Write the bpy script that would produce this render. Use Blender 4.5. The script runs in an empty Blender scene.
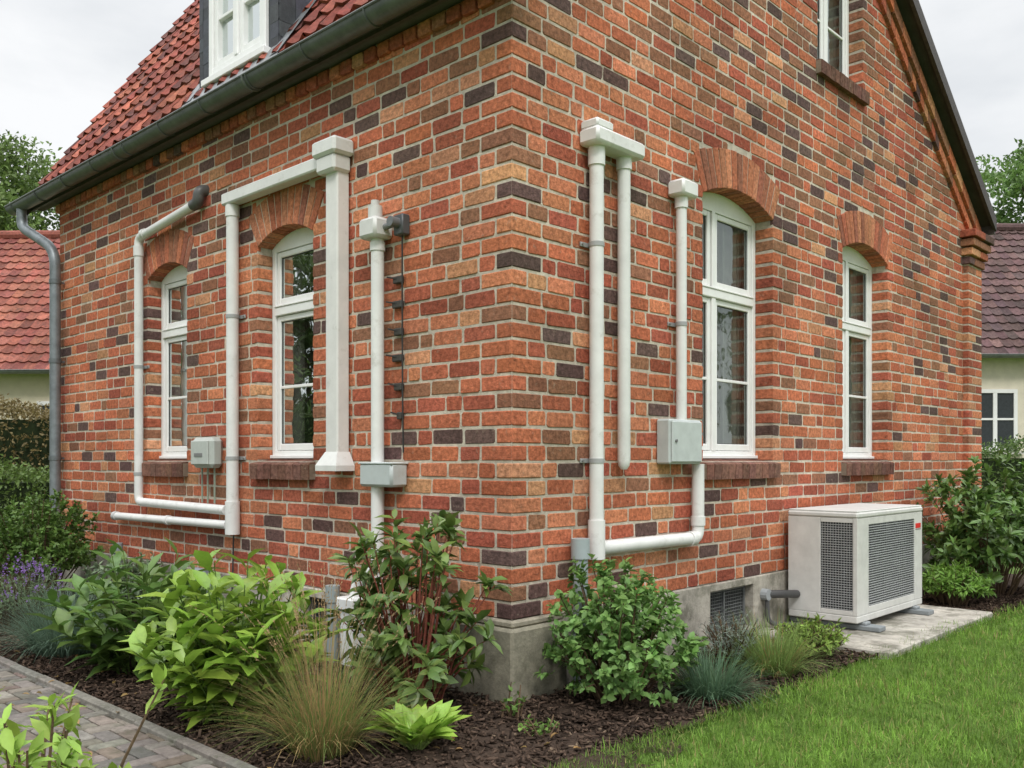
import bpy, math, random
import numpy as np
from mathutils import Vector, noise, Matrix
R=random.Random(7); NR=np.random.default_rng(7)
sc=bpy.context.scene
# ------------------------------------------------------------------ helpers
def link(o,parent=None):
    sc.collection.objects.link(o)
    if parent: o.parent=parent
    return o
def empty(name,loc=(0,0,0),rz=0):
    e=bpy.data.objects.new(name,None); e.location=loc; e.rotation_euler[2]=rz; e.empty_display_size=.2
    return link(e)
class MB:
    def __init__(s): s.v=[];s.f=[];s.c=[]
    def add(s,vs,fs,col=(.5,.5,.5)):
        b=len(s.v); s.v.extend([tuple(p) for p in vs]); s.f.extend([tuple(i+b for i in f) for f in fs]); s.c.extend([col]*len(vs))
    def box(s,x0,x1,y0,y1,z0,z1,col=(.5,.5,.5),ch=0.0):
        if x0>x1:x0,x1=x1,x0
        if y0>y1:y0,y1=y1,y0
        if z0>z1:z0,z1=z1,z0
        if ch<=0:
            s.add([(x,y,z) for z in(z0,z1) for y in(y0,y1) for x in(x0,x1)],
              [(0,2,3,1),(4,5,7,6),(0,1,5,4),(2,6,7,3),(0,4,6,2),(1,3,7,5)],col); return
        c=min(ch,(x1-x0)*.4,(y1-y0)*.4,(z1-z0)*.4)
        vs=[];idx={}
        for i,(sx,X) in enumerate(((1,x0),(-1,x1))):
            for j,(sy,Y) in enumerate(((1,y0),(-1,y1))):
                for k,(sz,Z) in enumerate(((1,z0),(-1,z1))):
                    for a in range(3):
                        p=[X+sx*c,Y+sy*c,Z+sz*c]; p[a]=(X,Y,Z)[a]
                        idx[(i,j,k,a)]=len(vs); vs.append(p)
        F=[]
        for i in(0,1):
            F.append([idx[(i,0,0,0)],idx[(i,1,0,0)],idx[(i,1,1,0)],idx[(i,0,1,0)]][::1 if i else -1])
            F.append([idx[(0,i,0,1)],idx[(1,i,0,1)],idx[(1,i,1,1)],idx[(0,i,1,1)]][::-1 if i else 1])
            F.append([idx[(0,0,i,2)],idx[(1,0,i,2)],idx[(1,1,i,2)],idx[(0,1,i,2)]][::1 if i else -1])
        for i in(0,1):
            for j in(0,1):
                F.append([idx[(i,j,0,0)],idx[(i,j,1,0)],idx[(i,j,1,1)],idx[(i,j,0,1)]])
                F.append([idx[(i,0,j,0)],idx[(i,1,j,0)],idx[(i,1,j,2)],idx[(i,0,j,2)]])
                F.append([idx[(0,i,j,1)],idx[(1,i,j,1)],idx[(1,i,j,2)],idx[(0,i,j,2)]])
                for k in(0,1): F.append([idx[(i,j,k,0)],idx[(i,j,k,1)],idx[(i,j,k,2)]])
        s.add(vs,F,col)
    def tube(s,pts,r,n=12,col=(.5,.5,.5),caps=True,radii=None):
        pts=[Vector(p) for p in pts]; m=len(pts)
        t0=(pts[1]-pts[0]).normalized()
        a=Vector((0,0,1)) if abs(t0.z)<.9 else Vector((1,0,0))
        nrm=t0.cross(a).normalized(); vs=[]; fs=[]
        for i,p in enumerate(pts):
            t=(pts[min(i+1,m-1)]-pts[max(i-1,0)]).normalized()
            nrm=(nrm-t*nrm.dot(t)).normalized(); b=t.cross(nrm)
            rr=radii[i] if radii else r
            for k in range(n):
                an=2*math.pi*k/n; vs.append(p+(nrm*math.cos(an)+b*math.sin(an))*rr)
        for i in range(m-1):
            for k in range(n):
                k2=(k+1)%n; fs.append((i*n+k,i*n+k2,(i+1)*n+k2,(i+1)*n+k))
        if caps: fs.append(tuple(range(n))[::-1]); fs.append(tuple((m-1)*n+k for k in range(n)))
        s.add(vs,fs,col)
    def obj(s,name,mat,parent=None,smooth=False,recalc=True):
        me=bpy.data.meshes.new(name); me.from_pydata(s.v,[],s.f)
        at=me.attributes.new('Col','FLOAT_COLOR','POINT')
        c=np.ones((len(s.v),4)); c[:,:3]=np.array(s.c); at.data.foreach_set('color',c.ravel())
        if recalc:
            import bmesh
            bm=bmesh.new(); bm.from_mesh(me); bmesh.ops.recalc_face_normals(bm,faces=bm.faces); bm.to_mesh(me); bm.free()
        if smooth:
            me.polygons.foreach_set('use_smooth',[True]*len(me.polygons))
            try: me.set_sharp_from_angle(angle=math.radians(40))
            except Exception: pass
        me.materials.append(mat); o=bpy.data.objects.new(name,me); return link(o,parent)
def fillet(pts,rad,n=6):
    pts=[Vector(p) for p in pts]; out=[pts[0]]
    for i in range(1,len(pts)-1):
        a,b,c=pts[i-1],pts[i],pts[i+1]; r=min(rad,(a-b).length*.45,(c-b).length*.45)
        p=b+(a-b).normalized()*r; q=b+(c-b).normalized()*r
        for k in range(n+1):
            t=k/n; out.append(p*(1-t)**2+b*2*t*(1-t)+q*t*t)
    out.append(pts[-1]); return out
class Frame:
    def __init__(s,O,U,N): s.O=Vector(O);s.U=Vector(U);s.N=Vector(N);s.V=Vector((0,0,1))
    def p(s,u,v,n): return s.O+s.U*u+s.V*v+s.N*n
    def box(s,mb,u0,u1,v0,v1,n0,n1,col=(.5,.5,.5),ch=0.0):
        a=s.p(u0,v0,n0);b=s.p(u1,v1,n1); mb.box(a.x,b.x,a.y,b.y,a.z,b.z,col,ch)
# ------------------------------------------------------------------ materials
def mat_new(name):
    m=bpy.data.materials.new(name); m.use_nodes=True; nt=m.node_tree
    return m,nt,nt.nodes['Principled BSDF']
def N_(nt,t,**k):
    n=nt.nodes.new(t)
    for a,b in k.items(): setattr(n,a,b)
    return n
def vc_mat(name,rough=.8,nscale=20,namt=.35,bump=.3,bscale=60,bdist=.01,spec=.3,transl=0,metal=0,smudge=None,big=0,smudge2=None):
    m,nt,b=mat_new(name); L=nt.links
    at=N_(nt,'ShaderNodeAttribute',attribute_name='Col'); tc=N_(nt,'ShaderNodeTexCoord')
    nz=N_(nt,'ShaderNodeTexNoise'); nz.inputs['Scale'].default_value=nscale; nz.inputs['Detail'].default_value=4; nz.inputs['Roughness'].default_value=.68
    L.new(tc.outputs['Object'],nz.inputs['Vector'])
    mr=N_(nt,'ShaderNodeMapRange'); mr.inputs['From Min'].default_value=.3; mr.inputs['From Max'].default_value=.7
    mr.inputs['To Min'].default_value=1-namt; mr.inputs['To Max'].default_value=1+namt
    L.new(nz.outputs['Fac'],mr.inputs['Value'])
    vm=N_(nt,'ShaderNodeVectorMath',operation='SCALE'); L.new(at.outputs['Color'],vm.inputs[0]); L.new(mr.outputs[0],vm.inputs['Scale'])
    out=vm.outputs[0]
    if big:
        nb=N_(nt,'ShaderNodeTexNoise'); nb.inputs['Scale'].default_value=1.1; nb.inputs['Detail'].default_value=3; L.new(tc.outputs['Object'],nb.inputs['Vector'])
        mb_=N_(nt,'ShaderNodeMapRange'); mb_.inputs['From Min'].default_value=.3; mb_.inputs['From Max'].default_value=.7
        mb_.inputs['To Min'].default_value=1-big; mb_.inputs['To Max'].default_value=1+big; L.new(nb.outputs['Fac'],mb_.inputs['Value'])
        v2=N_(nt,'ShaderNodeVectorMath',operation='SCALE'); L.new(out,v2.inputs[0]); L.new(mb_.outputs[0],v2.inputs['Scale']); out=v2.outputs[0]
    for sm in (smudge,smudge2):
        if not sm: continue
        n2=N_(nt,'ShaderNodeTexNoise'); n2.inputs['Scale'].default_value=sm[1]; n2.inputs['Detail'].default_value=5; n2.inputs['Roughness'].default_value=.72
        L.new(tc.outputs['Object'],n2.inputs['Vector'])
        r2=N_(nt,'ShaderNodeMapRange'); r2.inputs['From Min'].default_value=sm[2]; r2.inputs['From Max'].default_value=sm[2]+.14; r2.inputs['To Max'].default_value=sm[3]
        L.new(n2.outputs['Fac'],r2.inputs['Value'])
        mx=N_(nt,'ShaderNodeMix',data_type='RGBA'); L.new(r2.outputs[0],mx.inputs[0]); L.new(out,mx.inputs[6]); mx.inputs[7].default_value=(*sm[0],1); out=mx.outputs[2]
    L.new(out,b.inputs['Base Color']); b.inputs['Roughness'].default_value=rough; b.inputs['Metallic'].default_value=metal
    b.inputs['Specular IOR Level'].default_value=spec
    if bump:
        nb=N_(nt,'ShaderNodeTexNoise'); nb.inputs['Scale'].default_value=bscale; nb.inputs['Detail'].default_value=5; nb.inputs['Roughness'].default_value=.72
        L.new(tc.outputs['Object'],nb.inputs['Vector'])
        bp=N_(nt,'ShaderNodeBump'); bp.inputs['Strength'].default_value=bump; bp.inputs['Distance'].default_value=bdist
        L.new(nb.outputs['Fac'],bp.inputs['Height']); L.new(bp.outputs[0],b.inputs['Normal'])
    if transl:
        tr=N_(nt,'ShaderNodeBsdfTranslucent'); ms=N_(nt,'ShaderNodeMixShader'); ms.inputs[0].default_value=transl
        hs=N_(nt,'ShaderNodeHueSaturation'); hs.inputs['Value'].default_value=1.3; L.new(out,hs.inputs['Color']); L.new(hs.outputs[0],tr.inputs['Color'])
        L.new(b.outputs[0],ms.inputs[1]); L.new(tr.outputs[0],ms.inputs[2]); L.new(ms.outputs[0],nt.nodes['Material Output'].inputs[0])
    return m
M_brick=vc_mat('brick_clay',.9,30,.45,.9,34,.014,.15,smudge=((.46,.37,.28),17,.60,.45),big=.2,smudge2=((.055,.035,.028),24,.60,.65))
M_mortar=vc_mat('mortar',.95,14,.22,.8,70,.012,.1,big=.2,smudge2=((.22,.17,.12),5,.54,.55))
M_conc=vc_mat('concrete',.9,9,.28,.6,50,.01,.2,smudge=((.085,.085,.055),3.5,.48,.65),big=.25)
M_tile=vc_mat('clay_tile',.8,14,.35,.4,40,.008,.2,smudge=((.05,.035,.03),9,.53,.6),big=.22)
M_slate=vc_mat('slate',.55,20,.3,.3,40,.006,.4)
M_zinc=vc_mat('zinc_metal',.45,8,.25,.1,30,.004,.5,metal=.35)
M_white=vc_mat('white_paint',.4,6,.05,.06,30,.003,.4)
M_pvc=vc_mat('pvc_pipe',.42,5,.08,.08,25,.003,.4,smudge=((.36,.34,.29),7,.57,.4))
M_plast=vc_mat('grey_plastic',.5,8,.1,.1,80,.002,.4)
M_leaf=vc_mat('leaf',.5,9,.22,.0,40,.003,.35,transl=.28)
M_leafg=vc_mat('leaf_glossy',.38,12,.2,.12,60,.004,.45,transl=.22)
M_grass=vc_mat('grass_blade',.6,3,.25,0,40,.003,.25,transl=.3)
M_bark=vc_mat('bark',.9,18,.4,.6,40,.01,.15)
M_mulch=vc_mat('bark_mulch',.9,30,.45,.6,60,.012,.15)
M_paver=vc_mat('paver_block',.88,22,.28,.6,90,.006,.2,smudge=((.07,.08,.045),6,.54,.5),big=.22)
M_plaster=vc_mat('plaster',.9,5,.08,.3,60,.005,.2)
M_cloth=vc_mat('curtain_cloth',.9,8,.1,0,40,.003,.1,transl=.3)
M_dark=vc_mat('interior_dark',.9,4,.2,0,40,.003,.1)
def glass_mat():
    m,nt,b=mat_new('window_glass'); L=nt.links
    tr=N_(nt,'ShaderNodeBsdfTransparent'); tr.inputs[0].default_value=(.72,.76,.74,1)
    gl=N_(nt,'ShaderNodeBsdfGlossy'); gl.inputs['Roughness'].default_value=.015; gl.inputs[0].default_value=(.82,.88,.87,1)
    lw=N_(nt,'ShaderNodeLayerWeight'); lw.inputs[0].default_value=.30
    mr=N_(nt,'ShaderNodeMapRange'); mr.inputs['To Min'].default_value=.16; mr.inputs['To Max'].default_value=.8
    L.new(lw.outputs['Fresnel'],mr.inputs['Value'])
    tc=N_(nt,'ShaderNodeTexCoord'); nz=N_(nt,'ShaderNodeTexNoise'); nz.inputs['Scale'].default_value=2.2; L.new(tc.outputs['Object'],nz.inputs['Vector'])
    bp=N_(nt,'ShaderNodeBump'); bp.inputs['Strength'].default_value=.12; bp.inputs['Distance'].default_value=.05; L.new(nz.outputs['Fac'],bp.inputs['Height']); L.new(bp.outputs[0],gl.inputs['Normal'])
    ms=N_(nt,'ShaderNodeMixShader'); L.new(mr.outputs[0],ms.inputs[0]); L.new(tr.outputs[0],ms.inputs[1]); L.new(gl.outputs[0],ms.inputs[2])
    L.new(ms.outputs[0],nt.nodes['Material Output'].inputs[0]); return m
M_glass=glass_mat()
def jit(c,a,r=R):
    k=1+r.uniform(-a,a); return tuple(max(0,x*k*(1+r.uniform(-a,a)*.25)) for x in c)
# ------------------------------------------------------------------ bricks
def brick_col(x,y,z):
    n=noise.noise(Vector((x*.5,y*.5,z*.5)))
    w=[.38,.22,.18,.10,.07,.05]
    cs=[(.44,.138,.072),(.50,.185,.098),(.35,.098,.060),(.27,.125,.075),(.12,.072,.064),(.52,.25,.135)]
    up=max(0,min(1,(z-2.8)/2.5+n*.6)); w[3]+=up*.40; w[4]+=up*.06; w[1]-=up*.08
    if n>.2: w[2]+=.1
    c=R.choices(cs,w)[0]
    return jit(c,.18)
def brick(mb,fr,u0,u1,v0,v1,off,depth,col,ch=.0035,j=.004):
    if u1-u0<.02: return
    cr=min(.009,(u1-u0)*.2)
    def per(ins):
        a0,a1,b0,b1=u0+ins,u1-ins,v0+ins,v1-ins
        return [(a0+cr,b0),(a1-cr,b0),(a1,b0+cr),(a1,b1-cr),(a1-cr,b1),(a0+cr,b1),(a0,b1-cr),(a0,b0+cr)]
    jj=[(R.uniform(-j,j),R.uniform(-j,j)) for _ in range(8)]
    off+=R.uniform(-.003,.002); tl=R.uniform(-.002,.002)
    vs=[]
    for (ins,n) in((ch,off),(0,off-ch),(0,off-depth)):
        for k,(a,b) in enumerate(per(ins)):
            vs.append(fr.p(a+jj[k][0]*(n>off-depth),b+jj[k][1]*(n>off-depth),n+(tl if k in(2,3,4,5) else -tl)))
    fs=[tuple(range(8))]
    for a in(0,1):
        for k in range(8): fs.append((a*8+k,a*8+(k+1)%8,(a+1)*8+(k+1)%8,(a+1)*8+k))
    mb.add(vs,fs,col)
CO=.1085; JO=.0175
class Op:
    def __init__(s,u0,u1,v0,spring,crown,ring=.32,rev=.17):
        s.u0,s.u1,s.v0,s.sp,s.cr,s.ring,s.rev=u0,u1,v0,spring,crown,ring,rev
        s.m=(u0+u1)/2; w=(u1-u0)/2; h=crown-spring; s.R=(h*h+w*w)/(2*h); s.zc=crown-s.R; s.th=math.asin(w/s.R)
    def top(s,u): return s.zc+math.sqrt(max(0,s.R**2-(u-s.m)**2))
    def cut(s,z):
        if s.v0-.165<z<s.v0: return (s.u0-.03,s.u1+.03)
        if s.v0<=z<=s.sp: return (s.u0,s.u1)
        if s.sp<z<s.cr+s.ring:
            h=min(math.sqrt(max(0,(s.R+s.ring)**2-(z-s.zc)**2)),(z-s.zc)*math.tan(s.th))
            return (s.m-h,s.m+h)
        return None
MC=(.55,.49,.405); MD=-.0055
def build_wall(mb,mo,fr,L,z0,top,ops,quoin=True,ph=0):
    i=0
    while True:
        v0=z0+i*CO; v1=v0+CO-JO; zc=(v0+v1)/2
        if v0>9.2: break
        cuts=sorted([c for c in (o.cut(zc) for o in ops) if c])
        segs=[];a=(.27 if (i+ph)%2 else .135)+JO if quoin else 0
        for c in cuts:
            segs.append((a,c[0],)); a=c[1]
        segs.append((a,L))
        flem=(i%2==0)
        u=(-.1 if i%2 else 0)+((.27 if (i+ph)%2 else .135)+JO if quoin else R.uniform(-.2,0)); js=[u];k=i//2
        while u<L:
            w=(.27 if (k%3!=1 or not flem) else .128)+R.uniform(-.014,.014); u+=w+JO; js.append(u);k+=1
        for (a,b) in segs:
            if b-a<.03: continue
            pts=[a]+[x for x in js if a+.07<x<b-.06]+[b]
            for q in range(len(pts)-1):
                x0=pts[q]; x1=pts[q+1]-(JO if q<len(pts)-2 else 0)
                if zc+.03>top((x0+x1)/2): continue
                dep=.03
                for o in ops:
                    if o.v0<=zc<=o.sp and (abs(x0-o.u0)<1e-4 or abs(x1-o.u0)<1e-4 or abs(x0-o.u1)<1e-4 or abs(x1-o.u1)<1e-4): dep=o.rev
                p=fr.p((x0+x1)/2,zc,0); dz=R.uniform(-.002,.002)
                brick(mb,fr,x0,x1,v0+dz,v1+dz,0,dep,brick_col(p.x,p.y,p.z))
        i+=1
    br={0,L}
    for o in ops:
        for k in range(11): br.add(o.u0-.006+(o.u1-o.u0+.012)*k/10)
    for k in range(1,30): br.add(L*k/30)
    br=sorted(br); mc=MC
    for a,b in zip(br[:-1],br[1:]):
        if b-a<1e-6: continue
        m=(a+b)/2; cur=(z0,z0)
        for o in sorted([o for o in ops if o.u0-.006<m<o.u1+.006],key=lambda o:o.v0):
            mo.add([fr.p(a,cur[0],MD),fr.p(b,cur[1],MD),fr.p(b,o.v0-.01,MD),fr.p(a,o.v0-.01,MD)],[(0,1,2,3)],mc)
            cur=(o.top(a)+.012,o.top(b)+.012)
        mo.add([fr.p(a,cur[0],MD),fr.p(b,cur[1],MD),fr.p(b,top(b),MD),fr.p(a,top(a),MD)],[(0,1,2,3)],mc)
    for o in ops:
        for u in(o.u0-.006,o.u1+.006):
            mo.add([fr.p(u,o.v0-.01,MD),fr.p(u,o.v0-.01,-.45),fr.p(u,o.sp+.03,-.45),fr.p(u,o.sp+.03,MD)],[(0,1,2,3)],mc)
        n=max(9,int((o.R+o.ring*.4)*2*o.th/.088)); n+=1-n%2
        for k in range(n):
            t0=-o.th+2*o.th*k/n; t1=-o.th+2*o.th*(k+1)/n; g=.0065/(o.R+.1)
            t0+=g;t1-=g
            ra,rb=o.R,o.R+o.ring+R.uniform(-.008,.004)
            pr=.003+R.uniform(-.002,.002); c=.004
            col=jit(R.choice([(.45,.165,.09),(.38,.125,.07),(.48,.20,.11),(.31,.12,.075)]),.16)
            def pt(r,t,nn): return fr.p(o.m+r*math.sin(t),o.zc+r*math.cos(t),nn)
            gg=.004/o.R
            vs=[pt(ra+c,t0+gg,pr),pt(ra+c,t1-gg,pr),pt(rb-c,t1-gg,pr),pt(rb-c,t0+gg,pr)]
            for nn in(pr-c,-o.rev): vs+=[pt(ra,t0,nn),pt(ra,t1,nn),pt(rb,t1,nn),pt(rb,t0,nn)]
            fs=[(0,1,2,3)]
            for a in(0,1):
                for q in range(4): fs.append((a*4+q,a*4+(q+1)%4,(a+1)*4+(q+1)%4,(a+1)*4+q))
            mb.add(vs,fs,col)
        for k in range(10):
            a=o.u0+(o.u1-o.u0)*k/10;b=o.u0+(o.u1-o.u0)*(k+1)/10
            mo.add([fr.p(a,o.top(a)+.008,MD),fr.p(b,o.top(b)+.008,MD),fr.p(b,o.top(b)+.008,-.45),fr.p(a,o.top(a)+.008,-.45)],[(0,1,2,3)],mc)
        ns=int(round((o.u1-o.u0+.06)/.105)); w=(o.u1-o.u0+.06)/ns
        for k in range(ns):
            a=o.u0-.03+k*w; col=jit((.18,.09,.068),.24)
            pts=[]
            for (n,v) in((.055,o.v0-.155),(.06,o.v0-.035),(.045,o.v0-.025),(-o.rev-.02,o.v0+.012),(-o.rev-.02,o.v0-.155)):
                pts.append((n+R.uniform(-.003,.003),v+R.uniform(-.002,.002)))
            vs=[fr.p(a+.004,v,n) for n,v in pts]+[fr.p(a+w-.004,v,n) for n,v in pts]
            mb.add(vs,[(0,1,2,3,4),(5,9,8,7,6)]+[(q,(q+1)%5,5+(q+1)%5,5+q) for q in range(5)],col)
        fr.box(mo,o.u0-.028,o.u1+.028,o.v0-.15,o.v0-.03,-.1,.048,(.26,.21,.16))
# ------------------------------------------------------------------ windows
def build_window(name,fr,o,parent,split=None,trans=.33,bars=1):
    e=empty(name); e.parent=parent
    W=MB(); wc=(.82,.82,.81); n0=-o.rev; d=.07; f=.055
    fr.box(W,o.u0+.001,o.u0+f,o.v0+.01,o.sp+.01,n0-d,n0,wc,.004); fr.box(W,o.u1-f,o.u1-.001,o.v0+.01,o.sp+.01,n0-d,n0,wc,.004)
    fr.box(W,o.u0+f,o.u1-f,o.v0+.01,o.v0+.075,n0-d,n0-.001,wc,.004)
    fr.box(W,o.u0+.01,o.u1-.01,o.v0+.012,o.v0+.04,n0+.001,n0+.03,wc,.004)
    hd=o.sp-.03
    for k in range(12):
        a=o.u0+(o.u1-o.u0)*k/12;b=o.u0+(o.u1-o.u0)*(k+1)/12
        ta,tb=o.top(a)+.004,o.top(b)+.004
        vs=[fr.p(a,hd,n0-.002),fr.p(b,hd,n0-.002),fr.p(b,tb,n0-.002),fr.p(a,ta,n0-.002)]+[fr.p(a,hd,n0-d),fr.p(b,hd,n0-d),fr.p(b,tb,n0-d),fr.p(a,ta,n0-d)]
        W.add(vs,[(0,1,2,3),(4,5,6,7),(0,1,5,4),(2,3,7,6)],wc)
    H=o.sp-o.v0; tz=o.v0+H*(1-trans)
    fr.box(W,o.u0+f,o.u1-f,tz-.035,tz+.035,n0-d,n0+.012,wc,.005)
    fr.box(W,o.u0+f+.0,o.u1-f-.0,tz+.036,tz+.05,n0-.01,n0+.02,wc,.003)
    cols=[(o.u0+f,o.u1-f)]
    if split:
        fr.box(W,split-.03,split+.03,o.v0+.075,tz-.035,n0-d,n0+.004,wc,.004); fr.box(W,split-.022,split+.022,tz+.05,hd,n0-d,n0+.002,wc,.004)
        cols=[(o.u0+f,split-.03),(split+.03,o.u1-f)]
    s=.045; G=MB()
    for (a,b) in cols:
        for (va,vb,nb) in((o.v0+.075,tz-.035,bars),(tz+.05,hd,0)):
            a2,b2=a+.004,b-.004; va2,vb2=va+.004,vb-.004; q0,q1=n0-.055,n0-.012
            fr.box(W,a2,a2+s,va2,vb2,q0,q1,wc,.005); fr.box(W,b2-s,b2,va2,vb2,q0,q1,wc,.005)
            fr.box(W,a2+s,b2-s,va2,va2+s+.01,q0,q1-.001,wc,.005); fr.box(W,a2+s,b2-s,vb2-s,vb2,q0,q1-.001,wc,.005)
            for k in range(nb):
                zz=va2+(vb2-va2)*((k+1)/(nb+1))*(.98 if nb>1 else .94); fr.box(W,a2+s,b2-s,zz-.012,zz+.012,q0+.01,q1-.006,wc,.003)
            G.add([fr.p(a2+s,va2+s,q0+.02),fr.p(b2-s,va2+s,q0+.02),fr.p(b2-s,vb2-s,q0+.02),fr.p(a2+s,vb2-s,q0+.02)],[(0,1,2,3)])
            for (p0,p1,r0,r1) in((a2+s,a2+s+.006,va2+s+.01,vb2-s),(b2-s-.006,b2-s,va2+s+.01,vb2-s),(a2+s+.006,b2-s-.006,va2+s+.01,va2+s+.016),(a2+s+.006,b2-s-.006,vb2-s-.006,vb2-s)):
                fr.box(W,p0,p1,r0,r1,q0+.022,q0+.026,(.05,.05,.05))
    W.obj('frame',M_white,e); G.obj('glass',M_glass,e,recalc=False)
    Rm=MB(); k0=n0-d-.01; k1=k0-1.6; a,b=o.u0-.5,o.u1+.5; c,dd=o.v0-.4,o.cr+.15
    P=[fr.p(a,c,k1),fr.p(b,c,k1),fr.p(b,dd,k1),fr.p(a,dd,k1),fr.p(a,c,k0),fr.p(b,c,k0),fr.p(b,dd,k0),fr.p(a,dd,k0)]
    Rm.add(P,[(0,1,2,3),(0,4,5,1),(1,5,6,2),(2,6,7,3),(3,7,4,0)],(.30,.28,.25)); 
    Rm.add([fr.p(u,v,k0) for u,v in((a,c),(o.u0,c),(o.u0,dd),(a,dd),(o.u1,c),(b,c),(b,dd),(o.u1,dd),(o.u0,o.v0),(o.u1,o.v0))],[(0,1,2,3),(4,5,6,7),(1,4,9,8)],(.3,.3,.3))
    Rm.obj('room',M_dark,e,recalc=False)
    C=MB(); w=o.u1-o.u0
    for (ua,ub) in((o.u0-.02,o.u0+.30*w),(o.u1-.32*w,o.u1+.02)):
        n=40; vs=[]
        for k in range(n+1):
            u=ua+(ub-ua)*k/n; nn=k0-.06-.02*math.sin(k*.95+ua*9)-.008*math.sin(k*2.3)
            vs+=[fr.p(u,o.v0-.1,nn),fr.p(u,o.cr+.05,nn)]
        C.add(vs,[(2*k,2*k+1,2*k+3,2*k+2) for k in range(n)],(.70,.68,.63))
    C.obj('curtain',M_cloth,e,smooth=True,recalc=False)
# ------------------------------------------------------------------ MAIN HOUSE
FL=Frame((0,0,0),(-1,0,0),(0,-1,0)); FR=Frame((0,0,0),(0,1,0),(1,0,0))
LW,RW=7.2,8.84; ZB=.52
EZ,EY,SL=4.52,-.16,1.484; BZ,BY,SR=4.62,8.95,.66
RY=((BZ+SR*BY)-(EZ-SL*EY))/(SL+SR); RZ=EZ+SL*(RY-EY)
def roofz(y): return EZ+SL*(y-EY) if y<RY else BZ+SR*(BY-y)
house=empty('brick_house')
B=MB(); MO=MB()
opL=[Op(4.15,4.95,1.5,3.27,3.38,.31,.14),Op(2.12,2.92,1.5,3.27,3.38,.31,.14)]
opR=[Op(2.18,3.325,1.5,3.60,3.73,.32,.17),Op(4.76,5.90,1.5,3.60,3.73,.32,.17),Op(4.2,5.25,5.3,6.9,7.0,.3,.15)]
build_wall(B,MO,FL,LW,ZB,lambda u:4.54,opL,True,0)
build_wall(B,MO,FR,RW,ZB,lambda u:roofz(u)-.16,opR,True,1)
i=0
while ZB+i*CO<4.55:
    v0=ZB+i*CO; a=.27 if i%2 else .135; b=.27 if (i+1)%2 else .135
    B.box(-a,.001+R.uniform(-.002,.002),-.001+R.uniform(-.002,.002),b,v0,v0+CO-JO,brick_col(0,0,v0),.006); i+=1
u=0
while u<LW:
    brick(B,FL,u,u+.125,4.345,4.435,.035,.05,brick_col(-u,0,4.3)); u+=.145
for (off0,wid,pr,stp) in((.14,.13,.075,.29),(.28,.11,.04,.145)):
    ya,yb=RY,RW+.02; l=math.hypot(1,SR); n=int((yb-ya)*l/stp)
    for k in range(n):
        y0=ya+(yb-ya)*k/n;y1=ya+(yb-ya)*(k+1)/n-.014
        vs=[]
        for (dn) in(pr,-.02):
            for (yy,dz) in((y0,-off0-wid),(y1,-off0-wid),(y1,-off0),(y0,-off0)):
                vs.append((dn,yy,roofz(max(yy,RY))+dz*l))
        B.add(vs,[(0,1,2,3),(4,5,6,7),(0,1,5,4),(1,2,6,5),(2,3,7,6),(3,0,4,7)],brick_col(0,y0,4))
i=0
while ZB+i*CO<4.38:
    v0=ZB+i*CO; ex=.07+(.0 if v0<3.95 else .03*int((v0-3.85)/CO))
    w0=8.36-(ex-.07); sp=8.36+(.27 if i%2 else .135)
    B.box(-.02,ex,w0,sp,v0,v0+CO-JO,brick_col(0,8.4,v0),.006); B.box(-.02,ex,sp+JO,RW+.04+(ex-.07),v0,v0+CO-JO,brick_col(0,8.7,v0),.006); i+=1
MO.box(-.02,.065,8.364,RW+.035,ZB,4.36,MC)
B.obj('brick_walls',M_brick,house)
MO.obj('mortar',M_mortar,house,recalc=False)
K=MB(); K.box(-LW,-LW+.06,.02,RW,0,4.5,(.33,.13,.08)); K.box(-LW+.06,-.05,RW-.06,RW-.01,0,4.4,(.33,.13,.08))
K.add([(-LW,0,4.3),(-LW,RW,4.3),(-LW,RW,4.5),(-LW,RY,RZ-.2),(-LW,0,4.6)],[(0,1,2,3,4)],(.33,.13,.08)); K.obj('rear_walls',M_brick,house)
P=MB(); pc=(.40,.37,.315)
def plinth(fr,segs,pr):
    for (a,b,z0,z1) in segs: fr.box(P,a,b,z0,z1,-.3,pr,pc,.008)
plinth(FL,[(.47,1.86,-.2,.515),(1.86,2.24,-.2,.14),(1.86,2.24,.44,.515),(2.24,7.2,-.2,.515)],.02)
plinth(FR,[(.47,2.26,-.2,.515),(2.26,2.95,-.2,.10),(2.26,2.95,.45,.515),(2.95,8.84,-.2,.515)],.02)
P.box(-.47,.055,-.055,.47,-.2,.47,(.28,.26,.20),.018); P.box(-.45,.03,-.03,.45,.47,.515,(.31,.28,.22),.012)
P.obj('plinth',M_conc,house)
for fr,a,b,z0,z1 in((FL,1.86,2.24,.14,.44),(FR,2.26,2.95,.10,.45)):
    e=empty('basement_window'); e.parent=house; g=MB()
    fr.box(g,a,b,z0,z1,-.31,-.28,(.03,.03,.03)); g.obj('pane',M_dark,e)
    g=MB(); c=(.18,.19,.19)
    for (p,q,r,s) in((a,b,z0,z0+.03),(a,b,z1-.03,z1),(a,a+.03,z0+.03,z1-.03),(b-.03,b,z0+.03,z1-.03),((a+b)/2-.012,(a+b)/2+.012,z0+.03,z1-.03)): fr.box(g,p+.002,q-.002,r+.002,s-.002,-.10,-.06,c,.003)
    k=a+.05
    while k<b-.04: fr.box(g,k,k+.006,z0+.03,z1-.03,-.09,-.08,c); k+=.028
    zz=z0+.05
    while zz<z1-.04: fr.box(g,a+.03,b-.03,zz,zz+.005,-.079,-.073,c); zz+=.028
    g.obj('grille',M_zinc,e)
for o in opL: build_window('window',FL,o,house,None,.30,1)
build_window('window',FR,opR[0],house,2.62,.34,1); build_window('window',FR,opR[1],house,5.25,.34,1); build_window('window',FR,opR[2],house,4.7,.3,1)
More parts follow.
